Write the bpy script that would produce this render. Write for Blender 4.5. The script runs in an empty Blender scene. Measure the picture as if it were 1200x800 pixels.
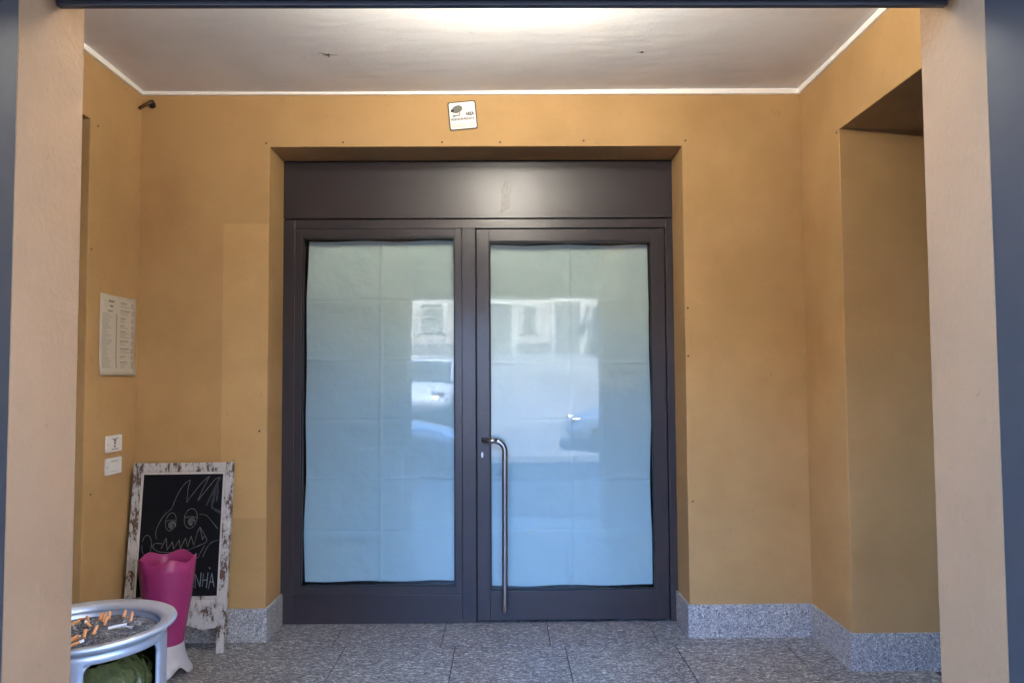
import bpy, bmesh, math, random
from mathutils import Vector, Matrix
R = math.radians
random.seed(7)
sc = bpy.context.scene
COL = sc.collection

# ------------------------------------------------------------------ camera
F_PX, PITCH, YAW, ROLL, EYE = 871.2, R(2.705), R(0.571), R(-0.333), 1.42
fw = Vector((math.sin(YAW)*math.cos(PITCH), math.cos(YAW)*math.cos(PITCH), math.sin(PITCH)))
rt = Vector((math.cos(YAW), -math.sin(YAW), 0))
up = rt.cross(fw)
rt2 = rt*math.cos(ROLL) + up*math.sin(ROLL)
up2 = up*math.cos(ROLL) - rt*math.sin(ROLL)
cam = bpy.data.cameras.new('camera')
cam.sensor_fit = 'HORIZONTAL'; cam.sensor_width = 36; cam.lens = F_PX/1200*36
cam.clip_start = 0.02; cam.clip_end = 2000
camo = bpy.data.objects.new('camera', cam); COL.objects.link(camo)
camo.matrix_world = Matrix(((rt2.x, up2.x, -fw.x, 0), (rt2.y, up2.y, -fw.y, 0), (rt2.z, up2.z, -fw.z, EYE), (0, 0, 0, 1)))
sc.camera = camo

# ------------------------------------------------------------------ sky, sun, exposure
SUN_EL, SUN_AZ = R(52), R(14)
world = bpy.data.worlds.new('World'); sc.world = world; world.use_nodes = True
wn = world.node_tree.nodes; wl = world.node_tree.links
sky = wn.new('ShaderNodeTexSky'); sky.sky_type = 'NISHITA'; sky.sun_disc = False
sky.sun_elevation = SUN_EL; sky.sun_rotation = SUN_AZ; sky.air_density = 1.0; sky.dust_density = 0.05; sky.ozone_density = 6.0
wl.new(sky.outputs[0], wn['Background'].inputs[0]); wn['Background'].inputs[1].default_value = 0.15
sl = bpy.data.lights.new('sun', 'SUN'); sl.energy = 2.9; sl.angle = R(0.5); sl.color = (1, 0.95, 0.86)
so = bpy.data.objects.new('sun', sl); COL.objects.link(so)
so.rotation_euler = Vector((math.sin(SUN_AZ)*math.cos(SUN_EL), math.cos(SUN_AZ)*math.cos(SUN_EL), math.sin(SUN_EL))).to_track_quat('Z', 'Y').to_euler()
so.location = (0, 0, 30)
vs = sc.view_settings
vs.view_transform = 'Standard'; vs.look = 'None'; vs.gamma = 1; vs.use_curve_mapping = False
vs.exposure = 4.5
vs.use_white_balance = True; vs.white_balance_temperature = 5750; vs.white_balance_tint = 17   # the camera's balance sits between lamp and sky
sc.render.engine = 'CYCLES'
cy = sc.cycles
cy.use_denoising = True; cy.max_bounces = 12; cy.diffuse_bounces = 8; cy.glossy_bounces = 4
cy.transparent_max_bounces = 12; cy.sample_clamp_indirect = 6; cy.caustics_reflective = False; cy.caustics_refractive = False
try: cy.denoiser = 'OPENIMAGEDENOISE'
except Exception: pass

# ------------------------------------------------------------------ materials
def mat(name, col, rough=0.6, metal=0.0, var=0.0, vscale=3.0, bump=0.0, bscale=100.0, spec=0.5, rnd=0.0, stretch=(1, 1, 1), bdist=0.002):
    m = bpy.data.materials.new(name); m.use_nodes = True
    nt = m.node_tree; n = nt.nodes; l = nt.links; b = n['Principled BSDF']
    b.inputs['Base Color'].default_value = (*col, 1); b.inputs['Roughness'].default_value = rough
    b.inputs['Metallic'].default_value = metal; b.inputs['Specular IOR Level'].default_value = spec
    tc = n.new('ShaderNodeTexCoord'); mp = n.new('ShaderNodeMapping'); mp.inputs['Scale'].default_value = stretch
    l.new(tc.outputs['Object'], mp.inputs['Vector'])
    m['c'] = 1
    if var or rnd:
        hs = n.new('ShaderNodeHueSaturation'); hs.inputs['Color'].default_value = (*col, 1)
        ma = n.new('ShaderNodeMath'); ma.operation = 'MULTIPLY_ADD'
        no = n.new('ShaderNodeTexNoise'); no.inputs['Scale'].default_value = vscale; no.inputs['Detail'].default_value = 6
        no.inputs['Roughness'].default_value = 0.6
        l.new(mp.outputs[0], no.inputs['Vector'])
        l.new(no.outputs['Fac'], ma.inputs[0]); ma.inputs[1].default_value = 2*var; ma.inputs[2].default_value = 1-var
        last = ma.outputs[0]
        if rnd:
            oi = n.new('ShaderNodeObjectInfo'); m2 = n.new('ShaderNodeMath'); m2.operation = 'MULTIPLY_ADD'
            l.new(oi.outputs['Random'], m2.inputs[0]); m2.inputs[1].default_value = rnd; l.new(last, m2.inputs[2]); last = m2.outputs[0]
        l.new(last, hs.inputs['Value']); l.new(hs.outputs[0], b.inputs['Base Color'])
    if bump:
        nb = n.new('ShaderNodeTexNoise'); nb.inputs['Scale'].default_value = bscale; nb.inputs['Detail'].default_value = 5
        l.new(mp.outputs[0], nb.inputs['Vector'])
        bu = n.new('ShaderNodeBump'); bu.inputs['Strength'].default_value = bump; bu.inputs['Distance'].default_value = bdist
        l.new(nb.outputs['Fac'], bu.inputs['Height']); l.new(bu.outputs[0], b.inputs['Normal'])
    return m

def ramp(n, stops):
    r = n.new('ShaderNodeValToRGB'); e = r.color_ramp.elements
    while len(e) > 1: e.remove(e[-1])
    e[0].position = stops[0][0]; e[0].color = (*stops[0][1], 1)
    for p, c in stops[1:]:
        k = e.new(p); k.color = (*c, 1)
    return r

def plaster(name, col, col2, coarse=1.0, patch=False, trowel=0.25, tstretch=(1, 1, 1)):
    """painted plaster: blotchy tone, faint scuffs, trowelled relief"""
    m = bpy.data.materials.new(name); m.use_nodes = True
    nt = m.node_tree; n = nt.nodes; l = nt.links; b = n['Principled BSDF']
    tc = n.new('ShaderNodeTexCoord')
    big = n.new('ShaderNodeTexNoise'); big.inputs['Scale'].default_value = 1.6; big.inputs['Detail'].default_value = 7; big.inputs['Roughness'].default_value = 0.62
    l.new(tc.outputs['Object'], big.inputs['Vector'])
    rp = ramp(n, [(0.34, col2), (0.6, col)]); l.new(big.outputs['Fac'], rp.inputs[0])
    # specks and scuffs
    sp = n.new('ShaderNodeTexNoise'); sp.inputs['Scale'].default_value = 22; sp.inputs['Detail'].default_value = 8; sp.inputs['Roughness'].default_value = 0.75
    l.new(tc.outputs['Object'], sp.inputs['Vector'])
    r2 = ramp(n, [(0.30, (0.72,)*3), (0.37, (1, 1, 1)), (0.7, (1.0, 1.0, 1.0)), (0.78, (1.06, 1.06, 1.06))]); l.new(sp.outputs['Fac'], r2.inputs[0])
    mx = n.new('ShaderNodeMix'); mx.data_type = 'RGBA'; mx.blend_type = 'MULTIPLY'; mx.inputs[0].default_value = 1
    l.new(rp.outputs[0], mx.inputs[6]); l.new(r2.outputs[0], mx.inputs[7])
    last = mx.outputs[2]
    if patch:   # slightly paler rectangle beside the door: reflected sunlight painted into the wall colour
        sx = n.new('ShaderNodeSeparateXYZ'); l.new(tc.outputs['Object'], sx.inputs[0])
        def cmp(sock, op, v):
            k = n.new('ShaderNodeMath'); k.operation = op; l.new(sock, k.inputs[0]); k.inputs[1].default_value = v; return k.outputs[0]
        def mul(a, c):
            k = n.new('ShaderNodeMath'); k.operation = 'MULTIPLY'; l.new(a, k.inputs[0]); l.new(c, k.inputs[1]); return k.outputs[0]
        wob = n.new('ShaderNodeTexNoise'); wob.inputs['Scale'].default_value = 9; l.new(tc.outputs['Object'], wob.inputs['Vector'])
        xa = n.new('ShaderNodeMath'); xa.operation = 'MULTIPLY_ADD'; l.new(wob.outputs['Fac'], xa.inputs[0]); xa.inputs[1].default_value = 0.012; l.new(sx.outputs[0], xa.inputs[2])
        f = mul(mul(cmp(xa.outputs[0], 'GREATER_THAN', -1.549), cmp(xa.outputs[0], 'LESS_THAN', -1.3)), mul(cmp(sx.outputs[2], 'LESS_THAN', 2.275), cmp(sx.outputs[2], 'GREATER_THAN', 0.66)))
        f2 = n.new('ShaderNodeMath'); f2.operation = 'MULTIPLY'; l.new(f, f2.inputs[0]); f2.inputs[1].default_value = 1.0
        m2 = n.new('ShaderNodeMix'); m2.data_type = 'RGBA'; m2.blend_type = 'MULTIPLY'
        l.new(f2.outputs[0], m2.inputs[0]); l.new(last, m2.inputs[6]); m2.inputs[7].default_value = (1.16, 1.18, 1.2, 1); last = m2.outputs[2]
    l.new(last, b.inputs['Base Color']); b.inputs['Roughness'].default_value = 0.78; b.inputs['Specular IOR Level'].default_value = 0.3
    f1 = n.new('ShaderNodeTexNoise'); f1.inputs['Scale'].default_value = 160/coarse; f1.inputs['Detail'].default_value = 5
    f3 = n.new('ShaderNodeTexNoise'); f3.inputs['Scale'].default_value = 7; f3.inputs['Detail'].default_value = 4
    l.new(tc.outputs['Object'], f1.inputs['Vector']); mt_ = n.new('ShaderNodeMapping'); mt_.inputs['Scale'].default_value = tstretch; mt_.inputs['Rotation'].default_value = (0, 0, 0.25)
    l.new(tc.outputs['Object'], mt_.inputs['Vector']); l.new(mt_.outputs[0], f3.inputs['Vector'])
    b1 = n.new('ShaderNodeBump'); b1.inputs['Strength'].default_value = 0.35*coarse; b1.inputs['Distance'].default_value = 0.0012*coarse
    b2 = n.new('ShaderNodeBump'); b2.inputs['Strength'].default_value = trowel; b2.inputs['Distance'].default_value = 0.012
    l.new(f1.outputs['Fac'], b1.inputs['Height']); l.new(f3.outputs['Fac'], b2.inputs['Height']); l.new(b2.outputs[0], b1.inputs['Normal'])
    l.new(b1.outputs[0], b.inputs['Normal'])
    return m

def granite(name, sx, sy, sz, dark, mid, light, rough=0.4, rnd=True):
    m = bpy.data.materials.new(name); m.use_nodes = True
    nt = m.node_tree; n = nt.nodes; l = nt.links; b = n['Principled BSDF']
    tc = n.new('ShaderNodeTexCoord'); mp = n.new('ShaderNodeMapping'); mp.inputs['Scale'].default_value = (sx, sy, sz)
    if rnd:
        oi = n.new('ShaderNodeObjectInfo'); vm = n.new('ShaderNodeVectorMath'); vm.operation = 'MULTIPLY_ADD'
        cx = n.new('ShaderNodeCombineXYZ')
        for i in range(3): l.new(oi.outputs['Random'], cx.inputs[i])
        vm.inputs[1].default_value = (37, 61, 13); l.new(cx.outputs[0], vm.inputs[0]); l.new(tc.outputs['Object'], vm.inputs[2])
        l.new(vm.outputs[0], mp.inputs['Vector'])
        mp.inputs['Rotation'].default_value = (0, 0, 0.28)
    else: l.new(tc.outputs['Object'], mp.inputs['Vector'])
    no = n.new('ShaderNodeTexNoise'); no.inputs['Scale'].default_value = 1; no.inputs['Detail'].default_value = 4; no.inputs['Roughness'].default_value = 0.65; no.inputs['Distortion'].default_value = 1.3
    l.new(mp.outputs[0], no.inputs['Vector'])
    r1 = ramp(n, [(0.36, dark), (0.46, mid), (0.52, mid), (0.62, light)]); l.new(no.outputs['Fac'], r1.inputs[0])
    vo = n.new('ShaderNodeTexNoise'); vo.inputs['Scale'].default_value = 2.4; vo.inputs['Detail'].default_value = 2
    l.new(mp.outputs[0], vo.inputs['Vector'])
    r2 = ramp(n, [(0.3, (0.45,)*3), (0.44, (1, 1, 1)), (0.6, (1, 1, 1)), (0.72, (1.5,)*3)]); l.new(vo.outputs['Fac'], r2.inputs[0])
    mx = n.new('ShaderNodeMix'); mx.data_type = 'RGBA'; mx.blend_type = 'MULTIPLY'; mx.inputs[0].default_value = 1
    l.new(r1.outputs[0], mx.inputs[6]); l.new(r2.outputs[0], mx.inputs[7]); l.new(mx.outputs[2], b.inputs['Base Color'])
    b.inputs['Roughness'].default_value = rough
    rr = n.new('ShaderNodeTexNoise'); rr.inputs['Scale'].default_value = 5; l.new(tc.outputs['Object'], rr.inputs['Vector'])
    k = n.new('ShaderNodeMath'); k.operation = 'MULTIPLY_ADD'; l.new(rr.outputs['Fac'], k.inputs[0]); k.inputs[1].default_value = 0.25; k.inputs[2].default_value = rough-0.1
    l.new(k.outputs[0], b.inputs['Roughness'])
    bu = n.new('ShaderNodeBump'); bu.inputs['Strength'].default_value = 0.2; bu.inputs['Distance'].default_value = 0.001
    l.new(no.outputs['Fac'], bu.inputs['Height']); l.new(bu.outputs[0], b.inputs['Normal'])
    return m

def glass_mat():
    m = bpy.data.materials.new('window_glass'); m.use_nodes = True
    nt = m.node_tree; n = nt.nodes; l = nt.links
    n.remove(n['Principled BSDF'])
    fr = n.new('ShaderNodeFresnel'); fr.inputs['IOR'].default_value = 1.52
    t = n.new('ShaderNodeBsdfTransparent'); t.inputs[0].default_value = (0.915, 0.968, 0.95, 1)
    g = n.new('ShaderNodeBsdfGlossy'); g.inputs['Roughness'].default_value = 0.0
    mx = n.new('ShaderNodeMixShader'); l.new(fr.outputs[0], mx.inputs[0]); l.new(t.outputs[0], mx.inputs[1]); l.new(g.outputs[0], mx.inputs[2])
    l.new(mx.outputs[0], n['Material Output'].inputs[0])
    return m

def worn_paint(name, paint, wood):
    m = bpy.data.materials.new(name); m.use_nodes = True
    nt = m.node_tree; n = nt.nodes; l = nt.links; b = n['Principled BSDF']
    tc = n.new('ShaderNodeTexCoord'); mp = n.new('ShaderNodeMapping'); mp.inputs['Scale'].default_value = (26, 26, 11); l.new(tc.outputs['Object'], mp.inputs['Vector'])
    no = n.new('ShaderNodeTexNoise'); no.inputs['Scale'].default_value = 1; no.inputs['Detail'].default_value = 9; no.inputs['Roughness'].default_value = 0.72
    l.new(mp.outputs[0], no.inputs['Vector'])
    r1 = ramp(n, [(0.405, wood), (0.445, tuple(0.6*w for w in wood)), (0.465, tuple(0.7*p for p in paint)), (0.54, paint)]); l.new(no.outputs['Fac'], r1.inputs[0])
    l.new(r1.outputs[0], b.inputs['Base Color']); b.inputs['Roughness'].default_value = 0.7
    bu = n.new('ShaderNodeBump'); bu.inputs['Strength'].default_value = 0.6; bu.inputs['Distance'].default_value = 0.002
    l.new(no.outputs['Fac'], bu.inputs['Height']); l.new(bu.outputs[0], b.inputs['Normal'])
    return m

def emit(name, col, s):
    m = bpy.data.materials.new(name); m.use_nodes = True; n = m.node_tree.nodes; l = m.node_tree.links
    n.remove(n['Principled BSDF']); e = n.new('ShaderNodeEmission'); e.inputs[0].default_value = (*col, 1); e.inputs[1].default_value = s
    l.new(e.outputs[0], n['Material Output'].inputs[0]); return m

M = {}
M['wall'] = plaster('ochre_plaster', (0.46, 0.288, 0.118), (0.385, 0.232, 0.088))
M['wall_back'] = plaster('ochre_plaster_light_patch', (0.46, 0.288, 0.118), (0.385, 0.232, 0.088), patch=True)
M['pillar'] = plaster('beige_plaster', (0.285, 0.172, 0.09), (0.25, 0.148, 0.075), coarse=2.6)
M['ceiling'] = plaster('white_distemper', (0.76, 0.76, 0.755), (0.68, 0.68, 0.68), coarse=1.5, trowel=0.28, tstretch=(0.6, 1.6, 1))
M['cornice'] = mat('white_paint', (0.88, 0.86, 0.81), 0.6, var=0.05, vscale=8)
M['floor'] = granite('streaked_granite', 42, 92, 60, (0.03, 0.031, 0.035), (0.155, 0.157, 0.162), (0.64, 0.64, 0.65), 0.40)
M['skirt'] = granite('speckled_granite', 100, 100, 100, (0.07, 0.07, 0.073), (0.34, 0.335, 0.33), (0.70, 0.69, 0.67), 0.5)
M['joint'] = mat('dark_joint', (0.035, 0.033, 0.03), 0.9, var=0.2, vscale=20)
M['metal'] = mat('anthracite_paint', (0.036, 0.030, 0.032), 0.30, var=0.12, vscale=4, bump=0.08, bscale=400, spec=0.5)
M['metal_out'] = mat('blue_grey_paint', (0.036, 0.036, 0.040), 0.45, var=0.12, vscale=5, bump=0.08, bscale=300)
M['gasket'] = mat('black_rubber', (0.008, 0.008, 0.009), 0.6, var=0.2)
M['dark'] = mat('dark_interior', (0.02, 0.02, 0.022), 0.9, var=0.2)
M['steel'] = mat('brushed_steel', (0.42, 0.41, 0.40), 0.28, 1.0, var=0.08, vscale=30, stretch=(1, 1, 0.1))
M['glass'] = glass_mat()
M['paper'] = mat('packing_paper', (0.87, 0.87, 0.85), 0.75, var=0.06, vscale=5, bump=0.55, bscale=9, spec=0.2, bdist=0.02)
M['slate'] = mat('blackboard', (0.007, 0.007, 0.009), 0.8, var=0.5, vscale=9, spec=0.12)
M['worn'] = worn_paint('flaking_white_paint', (0.48, 0.46, 0.44), (0.11, 0.058, 0.034))
M['chalk'] = mat('chalk', (0.12, 0.12, 0.115), 0.95, var=0.8, vscale=60)
M['chalk_blue'] = mat('pale_blue_chalk', (0.16, 0.19, 0.21), 0.95, var=0.7, vscale=60)
M['chalk_smear'] = mat('chalk_smear', (0.03, 0.036, 0.042), 0.95, var=0.5, vscale=60)
M['pink'] = mat('magenta_plastic', (0.28, 0.026, 0.13), 0.42, var=0.06, vscale=4)
M['lilac'] = mat('pale_grey_plastic', (0.42, 0.41, 0.44), 0.5, var=0.08, vscale=10)
M['silver'] = mat('silver_lacquer', (0.46, 0.49, 0.53), 0.33, 0.55, var=0.08, vscale=6, bump=0.03, bscale=200)
M['sand'] = granite('ashy_sand', 85, 85, 85, (0.015, 0.015, 0.017), (0.075, 0.075, 0.08), (0.26, 0.26, 0.27), 0.95, rnd=False)
M['filter'] = mat('cigarette_filter', (0.62, 0.28, 0.10), 0.8, var=0.25, vscale=90)
M['cigpaper'] = mat('cigarette_paper', (0.78, 0.77, 0.74), 0.85, var=0.1, vscale=80)
M['ashm'] = mat('ash_tip', (0.06, 0.06, 0.06), 0.95, var=0.4, vscale=200)
M['bag'] = mat('green_plastic_bag', (0.07, 0.073, 0.022), 0.22, var=0.7, vscale=14, bump=0.8, bscale=25, bdist=0.02)
M['signwhite'] = mat('sign_white', (0.78, 0.77, 0.73), 0.4, var=0.03)
M['signframe'] = mat('sign_border', (0.05, 0.04, 0.03), 0.5, var=0.1)
M['ink'] = mat('ink_dark', (0.03, 0.03, 0.035), 0.7, var=0.1)
M['ink_grey'] = mat('ink_grey', (0.16, 0.155, 0.14), 0.7, var=0.1)
M['ink_light'] = mat('ink_pale', (0.33, 0.31, 0.27), 0.7, var=0.1)
M['menu'] = mat('cream_card', (0.50, 0.45, 0.345), 0.6, var=0.08, vscale=6)
M['switch'] = mat('white_plastic', (0.72, 0.71, 0.67), 0.4, var=0.03)
M['brown'] = mat('brown_tube', (0.10, 0.045, 0.012), 0.6, var=0.3, vscale=60)
M['rust'] = mat('rusty_steel', (0.09, 0.06, 0.04), 0.7, 0.3, var=0.4, vscale=80)
M['smudge'] = None
M['lamp'] = emit('lamp_glow', (1.0, 0.90, 0.65), 92.0)

# dusty hand mark: thin veil of dust
m = bpy.data.materials.new('dust_veil'); m.use_nodes = True
n = m.node_tree.nodes; l = m.node_tree.links; b = n['Principled BSDF']
b.inputs['Base Color'].default_value = (0.5, 0.45, 0.38, 1); b.inputs['Roughness'].default_value = 0.9
no = n.new('ShaderNodeTexNoise'); no.inputs['Scale'].default_value = 45; tc = n.new('ShaderNodeTexCoord'); l.new(tc.outputs['Object'], no.inputs['Vector'])
k = n.new('ShaderNodeMath'); k.operation = 'MULTIPLY_ADD'; k.inputs[1].default_value = 0.42; k.inputs[2].default_value = -0.05; l.new(no.outputs['Fac'], k.inputs[0])
l.new(k.outputs[0], b.inputs['Alpha']); M['smudge'] = m

# ------------------------------------------------------------------ mesh helpers
class MB:
    def __init__(s): s.v = []; s.f = []
    def box(s, x0, x1, y0, y1, z0, z1):
        k = len(s.v)
        s.v += [(x, y, z) for z in (z0, z1) for y in (y0, y1) for x in (x0, x1)]
        s.f += [tuple(k+i for i in q) for q in ((0, 2, 3, 1), (4, 5, 7, 6), (0, 1, 5, 4), (2, 6, 7, 3), (0, 4, 6, 2), (1, 3, 7, 5))]
        return s
    def prism(s, poly, fn, a, b):
        """closed polygon (list of 2D points, counter-clockwise) extruded from a to b; fn(u, v, t) -> xyz"""
        k = len(s.v); m_ = len(poly)
        s.v += [fn(u, v, a) for u, v in poly] + [fn(u, v, b) for u, v in poly]
        s.f.append(tuple(k+i for i in reversed(range(m_)))); s.f.append(tuple(k+m_+i for i in range(m_)))
        for i in range(m_):
            j = (i+1) % m_
            s.f.append((k+i, k+j, k+m_+j, k+m_+i))
        return s
    def tube(s, pts, r, seg=10, cap=True):
        pts = [Vector(p) for p in pts]; k = len(s.v); nr = len(pts)
        rs = r if isinstance(r, (list, tuple)) else [r]*nr
        prev = None
        for i, p in enumerate(pts):
            t = (pts[min(i+1, nr-1)] - pts[max(i-1, 0)]).normalized()
            if prev is None:
                a = t.orthogonal().normalized()
            else:
                a = (prev - t*prev.dot(t)).normalized()
            prev = a; c = t.cross(a)
            for q in range(seg):
                an = 2*math.pi*q/seg
                s.v.append(tuple(p + (a*math.cos(an) + c*math.sin(an))*rs[i]))
        for i in range(nr-1):
            for q in range(seg):
                w = (q+1) % seg
                s.f.append((k+i*seg+q, k+i*seg+w, k+(i+1)*seg+w, k+(i+1)*seg+q))
        if cap:
            s.f.append(tuple(k+q for q in reversed(range(seg)))); s.f.append(tuple(k+(nr-1)*seg+q for q in range(seg)))
        return s
    def lathe(s, prof, seg=48, c=(0, 0, 0), close=False):
        k = len(s.v); m_ = len(prof)
        for q in range(seg):
            an = 2*math.pi*q/seg
            for r, z in prof: s.v.append((c[0]+r*math.cos(an), c[1]+r*math.sin(an), c[2]+z))
        for q in range(seg):
            w = (q+1) % seg
            for i in range(m_ if close else m_-1):
                j = (i+1) % m_
                s.f.append((k+q*m_+i, k+w*m_+i, k+w*m_+j, k+q*m_+j))
        return s
    def grid(s, nu, nv, fn):
        k = len(s.v)
        for j in range(nv+1):
            for i in range(nu+1): s.v.append(fn(i/nu, j/nv))
        for j in range(nv):
            for i in range(nu):
                a = k+j*(nu+1)+i; s.f.append((a, a+1, a+nu+2, a+nu+1))
        return s
    def mesh(s, name, m, smooth=False):
        me = bpy.data.meshes.new(name); me.from_pydata([tuple(v) for v in s.v], [], s.f); me.update()
        bm = bmesh.new(); bm.from_mesh(me); bmesh.ops.recalc_face_normals(bm, faces=bm.faces); bm.to_mesh(me); bm.free()
        if smooth:
            for p in me.polygons: p.use_smooth = True
        me.materials.append(m); return me
    def build(s, name, m, parent=None, smooth=False, bevel=0.0, seg=2, solid=0.0, auto=False):
        o = bpy.data.objects.new(name, s.mesh(name, m, smooth)); COL.objects.link(o)
        if parent is not None: o.parent = parent
        if solid:
            md = o.modifiers.new('thick', 'SOLIDIFY'); md.thickness = solid; md.offset = 0
        if bevel:
            md = o.modifiers.new('bevel', 'BEVEL'); md.width = bevel; md.segments = seg; md.limit_method = 'ANGLE'; md.angle_limit = R(40)
        return o

def tag(o, label=None, cat=None, group=None, kind=None):
    if label: o['label'] = label
    if cat: o['category'] = cat
    if group: o['group'] = group
    if kind: o['kind'] = kind
    return o
def empty(name, loc=(0, 0, 0), rz=0):
    o = bpy.data.objects.new(name, None); COL.objects.link(o); o.location = loc; o.rotation_euler.z = rz
    o.empty_display_size = 0.1; return o
def sm(o):
    for p in o.data.polygons: p.use_smooth = True
    return o
XY = lambda u, v, t: (u, v, t)
XZ = lambda u, v, t: (u, t, v)     # profile in X-Z, extruded along Y
YZ = lambda u, v, t: (t, u, v)     # profile in Y-Z, extruded along X
def text_mesh(body, size, name, m, parent, xf, align='LEFT', bold=0.0):
    cu = bpy.data.curves.new(name, 'FONT'); cu.body = body; cu.size = size; cu.align_x = align; cu.offset = bold; cu.resolution_u = 3
    to = bpy.data.objects.new(name, cu); COL.objects.link(to)
    dg = bpy.context.evaluated_depsgraph_get(); me = bpy.data.meshes.new_from_object(to.evaluated_get(dg))
    bpy.data.objects.remove(to); me.transform(xf); me.name = name
    me.materials.clear(); me.materials.append(m)
    o = bpy.data.objects.new(name, me); COL.objects.link(o); o.parent = parent; return o

# key dimensions (metres; x right, y into the porch, z up)
YD, YW, XL, XR, ZC, ZL = 4.372, 4.105, -2.019, 1.671, 3.022, 2.706
DL, DR = -1.306, 1.006         # door frame
PL, PR = -0.937, 0.945         # street opening
YF, YI = 1.418, 1.64            # street wall outer / inner face
ZB = 2.204                     # underside of the beam

# ------------------------------------------------------------------ ground and street (behind the photographer)
def gz(y):
    if y > -6: return -0.15
    t = min(1, (-6-y)/14); return -0.15 + 2.45*(t*t*(3-2*t))
M['asphalt'] = mat('asphalt', (0.085, 0.083, 0.08), 0.9, var=0.25, vscale=1.2, bump=0.5, bscale=90)
M['lightroad'] = mat('pale_concrete', (0.16, 0.158, 0.153), 0.9, var=0.7, vscale=0.35, bump=0.4, bscale=60)
ys = [300, 60, 12, 1.5, -1.3, -6] + [-6-14*i/14 for i in range(1, 15)] + [-40, -300]
g = MB()
xs = [-300, -60, -20, -8, 0, 8, 20, 60, 300]
g.grid(len(xs)-1, len(ys)-1, lambda u, v: (xs[round(u*(len(xs)-1))], ys[round(v*(len(ys)-1))], gz(ys[round(v*(len(ys)-1))])-0.004))
tag(g.build('ground', M['lightroad']), kind='structure')
tag(MB().box(-60, 60, -6.0, -1.35, -0.3, -0.146).build('road', M['asphalt']), kind='structure')
pv = MB().box(-60, 60, -1.2, 1.416, -0.3, -0.012).build('pavement', M['joint']); tag(pv, kind='structure')
kerb_me = MB().box(0, 1.19, -1.35, -1.205, -0.3, -0.008).mesh('kerb_stone', mat('kerb_granite', (0.28, 0.275, 0.27), 0.8, var=0.25, vscale=60, rnd=0.05))
slab_me = MB().box(0.003, 0.597, 0.003, 0.597, -0.05, 0).mesh('paving_slab', mat('paving', (0.20, 0.195, 0.19), 0.8, var=0.3, vscale=40, rnd=0.06))
for i in range(10):
    o = bpy.data.objects.new('kerb_stone', kerb_me); COL.objects.link(o); o.parent = pv; o.location = (-6+1.2*i, 0, 0)
for i in range(16):
    for j in range(4):
        o = bpy.data.objects.new('paving_slab', slab_me); COL.objects.link(o); o.parent = pv; o.location = (-4.8+0.6*i, -1.2+0.6*j, -0.006)

# ------------------------------------------------------------------ porch floor of granite slabs
fl = MB().box(-2.75, 2.4, 1.2, 4.6, -0.2, -0.006).build('floor', M['joint']); tag(fl, kind='structure')
P = 0.5805
def slab(x0, x1, y0, y1):
    w, d = x1-x0, y1-y0; g = 0.0026
    o = MB().box(-w/2+g, w/2-g, -d/2+g, d/2-g, -0.03, 0).build('floor_slab', M['floor'], fl, bevel=0.0008, seg=1)
    o.location = ((x0+x1)/2, (y0+y1)/2, random.uniform(-0.0004, 0.0004))
for k in range(-4, 3):
    slab(0.235+P*k, 0.235+P*(k+1), 4.005, 4.44)
rows = [4.005, 3.425, 2.845, 2.265, 1.685, 1.23]
for r in range(5):
    off = -0.85 if r % 2 == 0 else -0.56
    for k in range(-3, 5):
        a, c = off+P*k, off+P*(k+1)
        if c < -2.5 or a > 2.3: continue
        if r >= 3 and (c < PL-0.3 or a > PR+0.3) and rows[r+1] < 1.3: continue
        slab(a, c, rows[r+1], rows[r])

# ------------------------------------------------------------------ porch walls, skirting, cornice, ceiling
def skirt(parent, x0, x1, y0, y1, h=0.176):
    MB().box(x0, x1, y0, y1, -0.02, h).build('skirting_stone', M['skirt'], parent, bevel=0.0015, seg=1)
SK = 0.014
OL, OR = -1.303, 1.001
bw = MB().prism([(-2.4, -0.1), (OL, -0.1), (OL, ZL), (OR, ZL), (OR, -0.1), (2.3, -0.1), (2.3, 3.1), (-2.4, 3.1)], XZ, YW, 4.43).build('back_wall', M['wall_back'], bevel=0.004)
tag(bw, 'ochre plastered back wall of the porch around the glazed door', 'wall')
skirt(bw, -2.03, OL+0.0125, YW-SK, YW+0.02); skirt(bw, OR-0.0125, XR+0.01, YW-SK, YW+0.02)
skirt(bw, OL-0.02, OL+SK-0.001, YW+0.021, YD+0.02, 0.1755); skirt(bw, OR-SK+0.001, OR+0.02, YW+0.021, YD+0.02, 0.1755)
def corn(parent, a, b):
    MB().box(a[0], b[0], a[1], b[1], ZC-0.024, ZC+0.02).build('cornice_strip', M['cornice'], parent, bevel=0.004)
corn(bw, (XL-0.01, YW-0.016), (XR+0.01, YW+0.02))
for (x, z) in ((-0.897, 2.731), (-0.344, 2.730), (-0.019, 2.729), (0.449, 2.737), (1.02, 2.736), (-1.324, 2.727), (1.028, 0.732), (1.018, 1.794), (1.016, 1.528), (-1.346, 1.13)):
    MB().prism([(0.006*math.cos(a*math.pi/4), 0.006*math.sin(a*math.pi/4)) for a in range(8)], lambda u, v, t: (x+u, t, z+v), YW-0.0015, YW+0.01).build('wall_plug', M['rust'], bw)

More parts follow.
